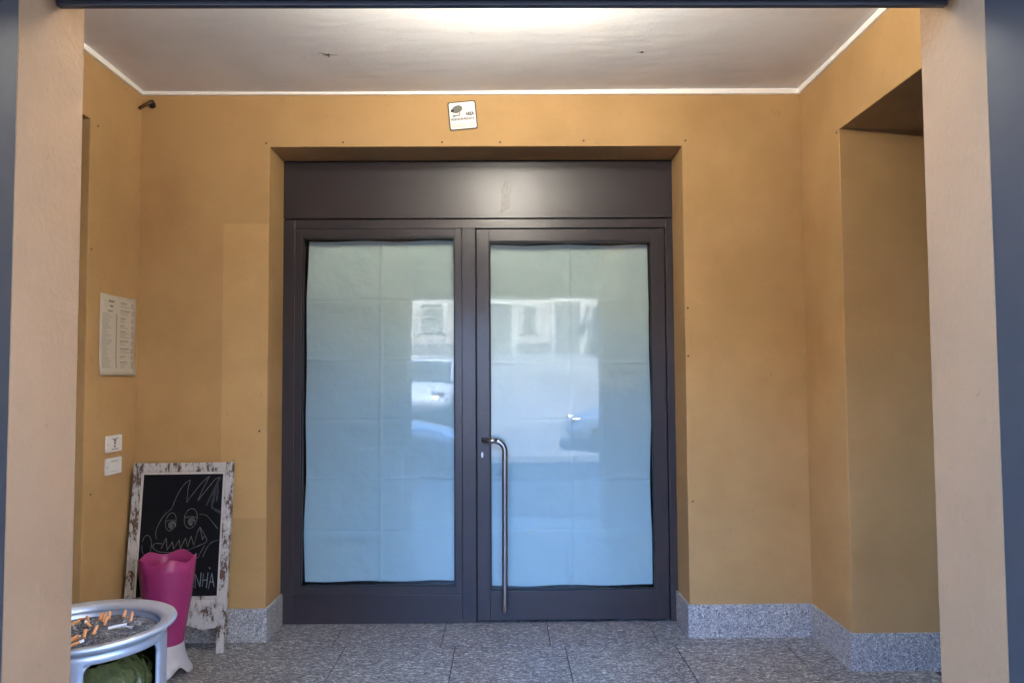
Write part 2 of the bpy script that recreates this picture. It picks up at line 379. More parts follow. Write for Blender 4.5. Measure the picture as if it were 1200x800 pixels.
def side_wall(name, xin, xout, yop0, yop1, zop, label):
    a, c = (xout, xin) if xout < xin else (xin, xout)
    w = MB().prism([(1.6, -0.1), (yop0, -0.1), (yop0, zop), (yop1, zop), (yop1, -0.1), (4.5, -0.1), (4.5, 3.1), (1.6, 3.1)], YZ, a, c).build(name, M['wall'], bevel=0.004)
    tag(w, label, 'wall')
    s = 1 if xout < xin else -1        # direction into the porch
    xa, xb = sorted((xin + s*SK, xin - s*0.02))
    skirt(w, xa, xb, yop1-SK, YW-SK-0.001)
    skirt(w, xa, xb, YI+0.001, yop0+0.01)
    # reveal skirting, facing the street
    xc, xd = sorted((xin - s*0.021, xout))
    skirt(w, xc, xd, yop1-SK+0.0005, yop1+0.02, 0.1755)
    # closed door at the back of the recess
    xe, xf = sorted((xout - s*0.005, xout + s*0.045))
    MB().box(xe, xf, yop0-0.02, yop1-SK-0.002, 0.004, zop-0.001).build('door', M['dark'], w)
    xg, xh = sorted((xin + s*0.016, xin - s*0.02))
    MB().box(xg, xh, YI, YW-0.017, ZC-0.024, ZC+0.02).build('cornice_strip', M['cornice'], w, bevel=0.004)
    return w
lw = side_wall('left_wall', XL, XL-0.62, 2.85, 3.602, 2.69, 'ochre plastered side wall carrying the price list and white wall plates')
rw = side_wall('right_wall', XR, XR+0.62, 2.86, 3.635, 2.64, 'ochre plastered side wall with the bare deep doorway recess')
for (x, y, z, p) in ((XR, 3.661, 2.632, rw), (XL, 3.631, 2.054, lw), (XL, 3.668, 2.677, lw), (XL, 3.668, 0.86, lw)):
    MB().prism([(0.006*math.cos(a*math.pi/4), 0.006*math.sin(a*math.pi/4)) for a in range(8)], lambda u, v, t: (t, y+u, z+v), x-0.0015, x+0.0015).build('wall_plug', M['rust'], p)

ce = MB().grid(60, 50, lambda u, v: (-2.5+5*u, 1.45+3.1*v, ZC + 0.004*math.sin(7*u+3*v) + 0.003*math.sin(19*v+5*u) + 0.004*math.sin(math.pi*u)*-1)).build('ceiling', M['ceiling'], smooth=True)
tag(ce, kind='structure')
ce_slab = MB().box(-9, 9, 1.435, 9, ZC+0.1, 3.4).build('floor_above', M['dark'], ce)

# street wall with the tall opening
fwl = MB().prism([(-9, -0.1), (PL, -0.1), (PL, 2.78), (PR, 2.78), (PR, -0.1), (9, -0.1), (9, 3.4), (-9, 3.4)], XZ, YF, YI).build('street_wall', M['pillar'], bevel=0.002)
tag(fwl, 'pale beige plastered street wall forming both pillars of the porch opening', 'wall')
MB().box(XL-0.01, XR+0.01, YI-0.01, YI+0.016, ZC-0.024, ZC+0.02).build('cornice_strip', M['cornice'], fwl)
sb = MB().box(-9, 9, YF+0.001, 9.2, 3.401, 8.2)
sb.box(-9, -8.7, YI, 9.2, -0.1, 3.4); sb.box(8.7, 9, YI, 9.2, -0.1, 3.4); sb.box(-8.7, 8.7, 8.9, 9.2, -0.1, 3.4)
tag(sb.build('shop_building', M['pillar']), 'beige plastered upper floors of the shop building above the porch', 'building')

bal = empty('added_balcony', (0, YF, 3.25)); tag(bal, 'balcony with plain iron railing added out of view to shade the porch opening', 'added_balcony')  # unseen overhang added to keep sky light off the pillars
MB().box(-6.2, 6.2, -1.55, -0.001, -0.09, 0.09).build('added_slab', M['pillar'], bal, bevel=0.01)
MB().box(-6.15, 6.15, -1.52, -1.48, 1.05, 1.09).build('added_rail', M['metal_out'], bal)
for i in range(83): MB().box(-6.1+0.1486*i-0.008, -6.1+0.1486*i+0.008, -1.508, -1.492, 0.09, 1.05).build('added_baluster', M['metal_out'], bal)

# dark metal frame round the street opening
fr = empty('portal_frame', (0, YF, 0)); tag(fr, 'blue grey metal frame lining the street opening with a cross beam', 'frame')
def part(mb, name, m, parent, off=(0, 0, 0), **k):
    for i, v in enumerate(mb.v): mb.v[i] = (v[0]-off[0], v[1]-off[1], v[2]-off[2])
    return mb.build(name, m, parent, **k)
O = (0, YF, 0)
part(MB().box(PL-0.16, PL+0.001, YF-0.14, YF-0.001, -0.01, 2.9), 'post', M['metal_out'], fr, O, bevel=0.003)
part(MB().box(PR-0.001, PR+0.16, YF-0.14, YF-0.001, -0.01, 2.9), 'post', M['metal_out'], fr, O, bevel=0.003)
part(MB().box(PL-0.16, PR+0.16, YF-0.11, YF-0.001, 2.9+0.002, 3.1), 'head', M['metal_out'], fr, O, bevel=0.003)
part(MB().box(PL+0.002, PR-0.002, 1.44, 1.528, ZB+0.004, ZB+0.10), 'beam', M['metal_out'], fr, O, bevel=0.003)
part(MB().box(PL+0.002, PR-0.002, 1.53, 1.547, ZB-0.003, ZB+0.10), 'beam_lip', M['metal_out'], fr, O, bevel=0.002)
part(MB().box(PL+0.002, PR-0.002, 1.46, 1.52, ZB+0.101, 2.778), 'upper_panel', M['metal_out'], fr, O)

# ------------------------------------------------------------------ glazed shop entrance
en = empty('shop_entrance', (0, YD, 0)); tag(en, 'dark anthracite metal shopfront with papered door and fixed pane', 'door')
O = (0, YD, 0)
mt = M['metal']
YB = 4.43
def bx(name, x0, x1, z0, z1, y0=YD, y1=YB, parent=en, m=mt, bevel=0.002):
    return part(MB().box(x0, x1, y0, y1, z0, z1), name, m, parent, O, bevel=bevel)
bx('jamb', DL, -1.2355, 0.001, 2.352); bx('jamb', 0.9565, DR, 0.001, 2.352)
bx('head_rail', -1.2353, 0.9563, 2.299, 2.352)
bx('mullion', -0.2505, -0.1705, 0.001, 2.2985)
bx('bottom_rail', -1.2353, -0.2507, 0.001, 0.1615)
bx('backing', DL+0.01, DR-0.01, 2.30, 2.70, 4.395, 4.44, m=M['dark'], bevel=0)
tp = bx('transom_panel', DL+0.001, DR-0.001, 2.3585, 2.702, YD-0.004)
bx('top_strip', DL+0.001, DR-0.001, 2.7035, 2.73, YD+0.012)
# shadow gap round the leaf
def ring(x0, x1, z0, z1, w, y0, y1, mb=None):
    mb = mb or MB()
    mb.box(x0, x0+w[0], y0, y1, z0, z1); mb.box(x1-w[1], x1, y0, y1, z0, z1)
    mb.box(x0+w[0], x1-w[1], y0+0.00002, y1, z1-w[2], z1); mb.box(x0+w[0], x1-w[1], y0+0.00002, y1, z0, z0+w[3]); return mb
part(ring(-0.1702, 0.9562, 0.003, 2.2983, (0.03, 0.03, 0.03, 0.04), 4.406, 4.42), 'rebate', M['gasket'], en, O)
fx = part(ring(-1.2343, -0.2517, 0.1628, 2.2975, (0.040, 0.040, 0.048, 0.044), YD+0.0015, YB-0.01), 'fixed_window', mt, en, O, bevel=0.0012)
def sub(mb, name, m, parent, **k): return part(mb, name, m, parent, O, **k)
sub(ring(-1.1945, -0.2915, 0.2065, 2.2498, (0.009, 0.008, 0.010, 0.007), YD+0.006, 4.418), 'gasket', M['gasket'], fx)
sub(MB().box(-1.1855, -0.2995, 4.388, 4.394, 0.2135, 2.2398), 'pane', M['glass'], fx)
lf = part(ring(-0.1635, 0.9495, 0.014, 2.292, (0.0745, 0.0765, 0.0725, 0.166), YD-0.002, 4.405), 'door_leaf', mt, en, O, bevel=0.002)
sub(ring(-0.0895, 0.8735, 0.1795, 2.2200, (0.008, 0.008, 0.010, 0.007), YD+0.004, 4.4045), 'gasket', M['gasket'], lf)
sub(MB().box(-0.0815, 0.8655, 4.386, 4.392, 0.1865, 2.2100), 'pane', M['glass'], lf)
# pull handle: leaves the stile, bends right and hangs down to the bottom rail
hp = []
yh = 4.288
for i in range(7):
    a = i/6*math.pi/2; hp.append((-0.126+0.055*(1-math.cos(a))*0.9, 4.372-0.084*math.sin(a)*1.0, 1.053))
hp.append((-0.05, yh, 1.053))
for i in range(9):
    a = i/8*math.pi/2; hp.append((-0.062+0.060*math.sin(a), yh, 1.053-0.060*(1-math.cos(a))))
for i in range(1, 12): hp.append((-0.002-0.004*i/12, yh, 0.993-0.86*i/12))
for i in range(7):
    a = i/6*math.pi/2; hp.append((-0.006, yh+0.05*(1-math.cos(a)), 0.130-0.048*math.sin(a)))
hp.append((-0.006, YD-0.001, 0.082))
hd = MB().tube(hp, 0.0155, 16)
sm(sub(hd, 'pull_handle', M['steel'], lf))
kh = MB()
kh.prism([(0.006*math.cos(a*math.pi/6), (0.014 if math.sin(a*math.pi/6) > 0 else 0.02)*math.sin(a*math.pi/6)) for a in range(12)], lambda u, v, t: (-0.134+u, t, 0.968+v), YD-0.006, YD+0.01)
sub(kh, 'lock_cylinder', M['steel'], lf)
# dusty hand mark on the transom panel
hm = MB()
def blob(pts, y):
    k = len(hm.v); hm.v += [(x, y, z) for x, z in pts]; hm.f.append(tuple(range(k, k+len(pts))))
yy = YD-0.0046
blob([(-0.022, 2.385), (-0.004, 2.392), (0.006, 2.408), (0.024, 2.412), (0.036, 2.43), (0.040, 2.46), (0.034, 2.485), (0.026, 2.508), (0.012, 2.505), (-0.002, 2.512), (-0.010, 2.505), (-0.016, 2.48), (-0.019, 2.44)], yy)
for (x, z0, z1, w, dx) in ((-0.012, 2.508, 2.560, 0.0055, 0.004), (0.003, 2.515, 2.585, 0.006, 0.005), (0.018, 2.513, 2.585, 0.0055, 0.008), (0.033, 2.500, 2.572, 0.005, 0.014)):
    blob([(x-w, z0), (x+w, z0), (x+w+dx, (z0+2*z1)/3), (x+w*0.6+dx, z1), (x-w*0.6+dx, z1), (x-w+dx, (z0+2*z1)/3)], yy)
sub(hm, 'hand_mark', M['smudge'], tp)

# packing paper taped behind each pane, folded into a grid of creases
def paper(x0, x1, z0, z1, nx, folds_z, y, seed, label):
    rr = random.Random(seed)
    cols = [i/nx for i in range(1, nx)]
    fz = sorted((z-z0)/(z1-z0) for z in folds_z)
    cellamp = {}
    bumps = [(rr.random(), rr.random(), rr.uniform(0.05, 0.16), rr.uniform(0.03, 0.10), rr.uniform(-0.004, 0.004)) for _ in range(26)]
    # extra slack just under some folds
    for f in fz:
        for _ in range(3): bumps.append((rr.random(), f-rr.uniform(0.005, 0.03), rr.uniform(0.06, 0.2), 0.014, rr.uniform(0.003, 0.009)))
    ev_ = [0]+fz+[1]; eu_ = [0]+cols+[1]
    H_ = z1-z0; W_ = x1-x0
    knots = [rr.uniform(-0.005, 0.005) + (0.014 if i % 2 else -0.014) for i in range(len(ev_))]
    kn2 = [[rr.uniform(-0.007, 0.007) for _ in eu_] for _ in ev_]
    def d(u, v):
        h = 0
        for i, f in enumerate(fz):
            dv = (v-f-0.0015*math.sin(9*u+i)-0.0008*math.sin(31*u+2*i))*H_
            h += 0.010*math.exp(-abs(dv)/0.007)*(1 if i % 2 else -0.6)*(0.6+0.4*math.sin(5*u+3*i))
        for c in cols: h += 0.007*math.exp(-abs((u-c-0.002*math.sin(7*v))*W_)/0.007)
        for (a, b_, sa, sb_, am) in bumps: h += am*math.exp(-((u-a)/sa)**2-((v-b_)/sb_)**2)
        iu = min(len(eu_)-2, sum(u > c for c in cols)); iv = min(len(ev_)-2, sum(v > f for f in fz))
        lu = (u-eu_[iu])/(eu_[iu+1]-eu_[iu]); lv = (v-ev_[iv])/(ev_[iv+1]-ev_[iv])
        h += knots[iv]*(1-lv)+knots[iv+1]*lv
        h += (kn2[iv][iu]*(1-lu)+kn2[iv][iu+1]*lu)*(1-lv)+(kn2[iv+1][iu]*(1-lu)+kn2[iv+1][iu+1]*lu)*lv
        return h
    vs_ = sorted(set([i/100 for i in range(101)] + [min(1, max(0, f+q/H_)) for f in fz for q in (-0.02, -0.012, -0.007, -0.0035, 0, 0.0035, 0.007, 0.012, 0.02)]))
    us_ = sorted(set([i/50 for i in range(51)] + [c+q/W_ for c in cols for q in (-0.013, -0.007, -0.0035, 0.0035, 0.007, 0.013)]))
    def fn(u, v):
        eu = 0.003*math.sin(11*v+seed)*(1 if u < 0.02 or u > 0.98 else 0); ev = 0.003*math.sin(13*u+seed)*(1 if v < 0.02 or v > 0.98 else 0)
        sh = 0.008*(1-v)*(-1 if u < 0.5 else 0.2)
        return (x0+(x1-x0)*u+eu+sh*(1-u), y+0.042-max(-0.06, min(0.0415, d(u, v))), z0+(z1-z0)*v+ev)
    o = MB().grid(len(us_)-1, len(vs_)-1, lambda a, b: fn(us_[round(a*(len(us_)-1))], vs_[round(b*(len(vs_)-1))])).build('paper_sheet', M['paper'], smooth=True)
    return tag(o, label, 'paper')
from_px = lambda y: 1.42 + (441.2-y)/871.2*4.40
paper(-1.178, -0.297, 0.219, 2.239, 2, [from_px(y) for y in (350, 420, 490, 560, 620)], 4.4075, 3, 'creased white packing paper covering the narrower fixed pane beside the door leaf')
paper(-0.081, 0.864, 0.190, 2.209, 2, [from_px(y) for y in (352, 425, 491, 562, 619)], 4.3945, 8, 'creased white packing paper covering the pane of the door leaf with pull handle')
# dim shop room behind
sr = MB().box(-1.9, 1.9, 4.7, 4.75, 0, 3.0)
tag(sr.build('partition_wall', M['dark']), 'dark partition inside the closed shop behind the papered panes', 'partition')

# ------------------------------------------------------------------ porch lamp (hidden above the beam, lights the ceiling)
lm = empty('ceiling_lamp', (0.04, 2.43, ZC+0.022)); tag(lm, 'bowl shaped uplight lamp hanging under the porch ceiling behind the beam', 'lamp')
MB().lathe([(0.0, 0.0), (0.05, -0.002), (0.05, -0.02), (0.02, -0.028), (0.0, -0.028)], 24).build('ceiling_rose', M['switch'], lm, smooth=True)
for a in (0.5, 2.6, 4.7): MB().tube([(0.03*math.cos(a), 0.03*math.sin(a), -0.02), (0.128*math.cos(a), 0.128*math.sin(a), -0.282)], 0.0025, 6).build('stay', M['steel'], lm)
MB().lathe([(0.0, -0.352), (0.05, -0.349), (0.095, -0.328), (0.122, -0.298), (0.131, -0.280)], 40).build('bowl', M['switch'], lm, smooth=True, solid=0.005)
MB().lathe([(0.0, -0.225)] + [(0.05*math.sin(a*math.pi/10), -0.275+0.05*math.cos(a*math.pi/10)) for a in range(1, 10)] + [(0.0, -0.325)], 16).build('bulb', M['lamp'], lm, smooth=True)

# ------------------------------------------------------------------ things on the walls
# tilted CCTV notice
sg = empty('warning_sign', (-0.228, YW, 2.880)); sg.rotation_euler = (0, R(-5.2), 0)
tag(sg, 'small tilted white video surveillance notice above the door', 'sign')
w, h = 0.079, 0.081
def rrect(w, h, r, n=4):
    p = []
    for cx, cz, a0 in ((w-r, h-r, 0), (-w+r, h-r, 90), (-w+r, -h+r, 180), (w-r, -h+r, 270)):
        for i in range(n+1):
            a = R(a0+90*i/n); p.append((cx+r*math.cos(a), cz+r*math.sin(a)))
    return p
MB().prism(rrect(w, h, 0.012), XZ, -0.006, -0.0005).build('plate', M['signframe'], sg)
MB().prism(rrect(w-0.0065, h-0.0065, 0.009), XZ, -0.0075, -0.0061).build('face', M['signwhite'], sg)
cm = MB()
poly = [(0.020*math.cos(a*math.pi/10)*1.55, 0.020*math.sin(a*math.pi/10)*1.05) for a in range(20)]
poly = [(-0.028+x*math.cos(0.3)-z*math.sin(0.3), 0.037+x*math.sin(0.3)+z*math.cos(0.3)) for x, z in poly]
cm.prism(poly, XZ, -0.0082, -0.0076)
cm.prism([(-0.010, 0.018), (-0.016, 0.018), (-0.020, 0.006), (-0.045, 0.004), (-0.045, -0.002), (-0.016, -0.001)][::-1], XZ, -0.0081, -0.0076)
cm.prism([(-0.048+0.008*math.cos(a*math.pi/5), 0.0+0.006*math.sin(a*math.pi/5)) for a in range(10)], XZ, -0.0083, -0.0076)
cm.build('camera_symbol', M['ink_grey'], sg)
MB().prism([(-0.055+0.010*math.cos(a*math.pi/5), 0.030+0.009*math.sin(a*math.pi/5)) for a in range(10)], XZ, -0.0086, -0.0083).build('lens_symbol', M['ink'], sg)
RX = Matrix.Rotation(R(90), 4, 'X')
text_mesh('AREA', 0.026, 'lettering', M['ink'], sg, Matrix.Translation((0.018, -0.0082, -0.002)) @ RX @ Matrix.Scale(0.72, 4, (1, 0, 0)), bold=0.0012)
text_mesh('VIDEOSORVEGLIATA', 0.018, 'lettering', M['ink'], sg, Matrix.Translation((-0.068, -0.0082, -0.026)) @ RX @ Matrix.Scale(0.78, 4, (1, 0, 0)), bold=0.0006)
sm_ = MB()
rr = random.Random(4)
for i, z in enumerate((-0.047, -0.056, -0.064)):
    x = -0.064
    while x < 0.064:
        ww = rr.uniform(0.008, 0.022)
        if not (i == 0 and 0.0 < x < 0.02): sm_.box(x, min(x+ww, 0.066), -0.0081, -0.0076, z-0.0014, z+0.0014)
        x += ww+0.004
sm_.build('small_print', M['ink_light'], sg)

# price list on the side wall (slightly curled card)
ml = empty('price_list', (XL, 3.885, 1.645)); tag(ml, 'cream card price list in two columns on the side wall', 'poster')
W2, H2 = 0.172, 0.205
def curl(u, v): return 0.004 + 0.010*max(0, (0.25-v)/0.25)**2 + 0.006*max(0, (u-0.7)/0.3)**2
MB().grid(12, 16, lambda u, v: (curl(u, v), -W2+2*W2*u, -H2+2*H2*v)).build('card', M['menu'], ml, smooth=True, solid=0.0015)
ink = MB(); inkb = MB()
def dash(mb, y0, y1, z, t=0.0022):
    n_ = max(1, int((y1-y0)/0.03))
    for i in range(n_):
        a, b_ = y0+(y1-y0)*i/n_, y0+(y1-y0)*(i+1)/n_
        f = lambda yy_, zz: curl((yy_+W2)/(2*W2), (zz+H2)/(2*H2))+0.0012
        k = len(mb.v)
        mb.v += [(f(a, z), a, z-t), (f(b_, z), b_, z-t), (f(b_, z), b_, z+t), (f(a, z), a, z+t)]; mb.f.append((k, k+1, k+2, k+3))
rr = random.Random(11)
dash(inkb, -0.095, -0.040, 0.172, 0.005); dash(inkb, -0.083, -0.048, 0.148, 0.005); dash(inkb, -0.105, -0.052, 0.122, 0.003)
for i in range(8):   # round emblem beside the heading
    a0, a1 = i*math.pi/4, (i+0.8)*math.pi/4
    k = len(ink.v)
    for a, r_ in ((a0, 0.016), (a1, 0.016), (a1, 0.0185), (a0, 0.0185)): ink.v.append((0.0055, -0.118+r_*math.cos(a), 0.158+r_*math.sin(a)))
    ink.f.append((k, k+1, k+2, k+3))
for i in range(34):
    z = 0.108-i*0.0083
    dash(ink, -0.152, -0.152+rr.uniform(0.04, 0.10), z); dash(inkb, -0.022, -0.008, z, 0.0024)
z = 0.172; i = 0
for blk in (3, 3, 3, 2, 4, 3, 3, 2, 5):
    for q in range(blk):
        if z < -0.175: break
        dash(inkb if q == 0 else ink, 0.022, 0.022+rr.uniform(0.035, 0.095), z); dash(inkb, 0.132, 0.148, z, 0.0024); z -= 0.0098
    z -= 0.0105
tag(ink.build('fine_print', M['ink_light'], ml), kind='stuff'); tag(inkb.build('bold_print', M['ink_grey'], ml), kind='stuff')
MB().lathe([(0, 0.004), (0.003, 0.003), (0.003, 0)], 8).build('pin', M['steel'], ml).matrix_local = Matrix.Translation((0.006, 0, 0.197)) @ Matrix.Rotation(R(90), 4, 'Y')

# two white wall plates
def plate(z, label, kind):
    o = empty('wall_plate', (XL, 3.864, z)); tag(o, label, 'switch')
    a, b_ = 0.074, 0.042
    MB().prism(rrect(a, b_, 0.005, 3), YZ, 0.0, 0.011).build('cover', M['switch'], o, bevel=0.0015)
    MB().prism(rrect(0.038, 0.032, 0.002, 2), YZ, 0.0095, 0.0125).build('insert', M['switch'], o, bevel=0.001)
    k = MB()
    if kind:
        k.box(0.0126, 0.013, -0.034, 0.034, 0.023, 0.027); k.box(0.0126, 0.013, -0.012, 0.012, 0.012, 0.022)
        k.box(0.0126, 0.013, -0.008, 0.008, -0.004, 0.011); k.box(0.0126, 0.013, -0.010, 0.006, -0.019, -0.008)
        k.box(0.0126, 0.013, -0.032, 0.034, -0.030, -0.026)
        k.build('print', M['ink_grey'], o)
    else:
        k.box(0.0126, 0.013, -0.034, 0.034, 0.0225, 0.0255); k.build('slot', M['ink_grey'], o)
        MB().box(0.0126, 0.013, -0.03, 0.03, -0.0265, -0.0245).build('slot', M['ink_light'], o)
    s = MB().lathe([(0, 0.001), (0.003, 0.001), (0.003, 0)], 8).build('screw', M['rust'], o); s.matrix_local = Matrix.Translation((0.0112, -0.068, 0)) @ Matrix.Rotation(R(90), 4, 'Y')
    return o
plate(1.089, 'white wall plate with dark print on its face, upper of two', 'sw')
plate(0.975, 'blank white wall plate with one thin slot line, lower of two', '')

# stub of brown tube poking out near the ceiling corner
tb = empty('tube_stub', (-1.952, YW, 2.953)); tag(tb, 'short brown tube stub with black fitting poking from the corner under the ceiling', 'pipe')
MB().tube([(0, 0.01, 0), (0, -0.028, -0.004), (-0.012, -0.042, -0.014), (-0.06, -0.046, -0.045)], 0.009, 10).build('tube', M['brown'], tb, smooth=True)
MB().lathe([(0, -0.018), (0.016, -0.016), (0.016, 0.018), (0, 0.018)], 12).build('fitting', M['gasket'], tb).matrix_local = Matrix.Translation((-0.004, -0.012, -0.008)) @ Matrix.Rotation(R(60), 4, 'X')

# hooks and holes left in the ceiling
hk = empty('ceiling_hook', (-0.869, 3.621, ZC)); tag(hk, 'bent wire hook in a cracked hole of the ceiling', 'hook')
MB().tube([(0, 0, 0.01), (0, 0, -0.012), (0.008, -0.004, -0.02), (0.012, -0.01, -0.012)], 0.0022, 6).build('wire', M['steel'], hk)
k = MB()
for a, l_ in ((0.1, 0.05), (1.4, 0.018), (2.9, 0.03), (3.8, 0.05), (5.2, 0.02)):
    c, s_ = math.cos(a), math.sin(a); q = len(k.v)
    k.v += [(-s_*0.005, c*0.005, -0.006), (s_*0.005, -c*0.005, -0.006), (c*l_+s_*0.0008, s_*l_-c*0.0008, -0.006), (c*l_-s_*0.0008, s_*l_+c*0.0008, -0.006)]; k.f.append((q, q+1, q+2, q+3))
k.build('crack', M['rust'], hk)
h2 = empty('ceiling_plug', (0.685, 3.597, ZC)); tag(h2, 'small dark screw plug left in the bare ceiling', 'plug')
MB().lathe([(0, -0.008), (0.007, -0.007), (0.008, 0.01)], 8).build('plug', M['rust'], h2)
k = MB(); k.v += [(-0.03, 0.002, -0.006), (0, -0.004, -0.006), (0.022, 0, -0.006), (0, 0.004, -0.006)]; k.f.append((0, 1, 2, 3)); k.build('crack', M['rust'], h2)

# ------------------------------------------------------------------ leaning chalkboard
def frame_mat(o, xa, za):
    o = Vector(o); xa = Vector(xa).normalized(); za = Vector(za); za = (za - xa*za.dot(xa)).normalized(); ya = za.cross(xa)
    return Matrix(((xa.x, ya.x, za.x, o.x), (xa.y, ya.y, za.y, o.y), (xa.z, ya.z, za.z, o.z), (0, 0, 0, 1)))
cb = empty('chalkboard'); tag(cb, 'pavement chalkboard in a flaking white wooden frame leaning in the corner', 'chalkboard')
cb.matrix_world = frame_mat((-1.985, 3.925, 0.0), (0.535, 0.02, 0.0), (0.004, 0.118, 0.965))
BW, BH, ST = 0.525, 0.975, 0.043
def cbx(name, x0, x1, z0, z1, y0=-0.018, y1=0.012, m=M['worn'], bevel=0.003, parent=cb):
    return MB().box(x0, x1, y0, y1, z0, z1).build(name, m, parent, bevel=bevel)
cbx('stile', 0, ST, 0, BH); cbx('stile', BW-ST, BW, 0, BH)
cbx('top_rail', ST+0.0005, BW-ST-0.0005, BH-0.05, BH-0.001, -0.0172)
SX0, SX1, SZ0, SZ1 = 0.053, BW-0.053, 0.285, BH-0.062
bt = MB().prism([(ST+0.0005, 0.27), (ST+0.0005, 0.15), (0.14, 0.13), (0.2, 0.145), (0.27, 0.155), (0.31, 0.16), (0.335, 0.135), (0.36, 0.13), (0.375, 0.118), (0.42, 0.112), (0.44, 0.12), (BW-ST-0.0005, 0.128), (BW-ST-0.0005, 0.27)], XZ, -0.013, 0.008)
bt.build('apron', M['worn'], cb, bevel=0.002)
cbx('bottom_rail', ST+0.0005, BW-ST-0.0005, 0.271, 0.2845, -0.016)
ML = mat('pale_moulding', (0.55, 0.52, 0.47), 0.7, var=0.25, vscale=40)
cbx('moulding', ST+0.0005, SX0, SZ0, SZ1, -0.012, 0.0, ML, 0.001); cbx('moulding', SX1, BW-ST-0.0005, SZ0, SZ1, -0.012, 0.0, ML, 0.001)
cbx('moulding', ST+0.0005, BW-ST-0.0005, SZ1+0.0003, BH-0.0503, -0.0118, 0.0, ML, 0.001)
cbx('slate', ST-0.01, BW-ST+0.01, 0.26, BH-0.045, -0.004, 0.004, M['slate'], 0)
def uv(x, y):
    v = (y-97)/668; a, b_ = 105-45*v, 545-35*v; u = (x-a)/(b_-a)
    return (SX0+(SX1-SX0)*u, SZ1-(SZ1-SZ0)*v)
def smooth_pts(p, n=3, closed=False):
    out = []
    m_ = len(p)
    for i in range(m_-1):
        p0, p1, p2, p3 = p[max(i-1, 0)], p[i], p[i+1], p[min(i+2, m_-1)]
        for q in range(n):
            t = q/n
            out.append(tuple(0.5*((2*p1[k]) + (-p0[k]+p2[k])*t + (2*p0[k]-5*p1[k]+4*p2[k]-p3[k])*t*t + (-p0[k]+3*p1[k]-3*p2[k]+p3[k])*t**3) for k in (0, 1)))
    out.append(p[-1]); return out
def ribbon(mb, pts, w=0.0014, soft=True):
    pts = [uv(*p) for p in (smooth_pts(pts) if soft else pts)]
    for i in range(len(pts)-1):
        a, b_ = Vector(pts[i]), Vector(pts[i+1]); d_ = (b_-a)
        if d_.length < 1e-6: continue
        d_.normalize(); ww = w*random.uniform(0.65, 1.25); nn = Vector((-d_.y, d_.x))*ww
        k = len(mb.v); e_ = d_*w*0.4
        mb.v += [(q.x, -0.0046-0.00002*(len(mb.f) % 17), q.y) for q in (a-nn-e_, a+nn-e_, b_+nn+e_, b_-nn+e_)]; mb.f.append((k, k+1, k+2, k+3))
def ell(cx, cy, rx, ry, rot=0, a0=0, a1=360, n=16):
    return [(cx+rx*math.cos(R(a0+(a1-a0)*i/n))*math.cos(rot)-ry*math.sin(R(a0+(a1-a0)*i/n))*math.sin(rot), cy+rx*math.cos(R(a0+(a1-a0)*i/n))*math.sin(rot)+ry*math.sin(R(a0+(a1-a0)*i/n))*math.cos(rot)) for i in range(n+1)]
c1 = MB()
ribbon(c1, [(258, 288), (285, 220), (325, 155), (360, 128)]); ribbon(c1, [(360, 128), (348, 180), (340, 255)], soft=False)
ribbon(c1, [(340, 255), (380, 200), (430, 140), (468, 108)]); ribbon(c1, [(468, 108), (430, 180), (402, 245), (450, 185), (500, 125), (525, 115)], soft=False)
ribbon(c1, [(258, 288), (215, 325), (182, 380), (168, 430), (178, 452)])
ribbon(c1, ell(253, 360, 28, 50, 0.22)); ribbon(c1, ell(363, 343, 35, 55, 0.2))
ribbon(c1, [(222, 360), (250, 350), (280, 352)]); ribbon(c1, [(330, 340), (362, 333), (392, 338)])
for cx, cy in ((260, 378), (368, 362)):
    for q in range(5): ribbon(c1, ell(cx, cy, 4+4*q, 5+4*q, 0.3, 20*q, 300+20*q, 8), 0.0013)
ribbon(c1, [(412, 320), (450, 328), (480, 362), (512, 402)])
ribbon(c1, [(200, 505), (228, 450), (232, 515), (262, 470), (268, 510), (300, 460), (305, 508), (335, 450), (345, 500), (365, 440), (380, 490), (400, 420), (415, 390), (428, 460), (440, 440)], soft=False)
ribbon(c1, [(205, 480), (165, 478), (155, 500), (185, 522), (240, 527), (330, 520), (420, 488), (452, 468), (435, 425), (415, 392)])
ribbon(c1, ell(120, 488, 26, 56, 0.08, 200, 540))
ribbon(c1, [(515, 465), (480, 475), (450, 510), (430, 555)]); ribbon(c1, [(442, 490), (418, 530), (400, 562), (390, 545)])
tag(c1.build('chalk_drawing', M['chalk'], cb), kind='stuff')
c2 = MB()
for st in ([(388, 722), (388, 645), (414, 715), (421, 640)], [(427, 715), (434, 645)], [(450, 722), (459, 640)], [(429, 682), (456, 678)], [(461, 727), (480, 645), (492, 717)], [(468, 692), (489, 690)], [(466, 612), (470, 620)], [(352, 722), (366, 648), (378, 718)], [(358, 690), (374, 688)]):
    ribbon(c2, st, 0.0019, soft=False)
tag(c2.build('chalk_lettering', M['chalk_blue'], cb), kind='stuff')
c3 = MB()
ribbon(c3, [(525, 118), (488, 190), (450, 272)], 0.005); ribbon(c3, [(500, 170), (488, 240), (480, 280), (505, 300), (528, 312)], 0.006); ribbon(c3, [(510, 140), (512, 200), (505, 250)], 0.005)
tag(c3.build('chalk_smear', M['chalk_smear'], cb), kind='stuff')

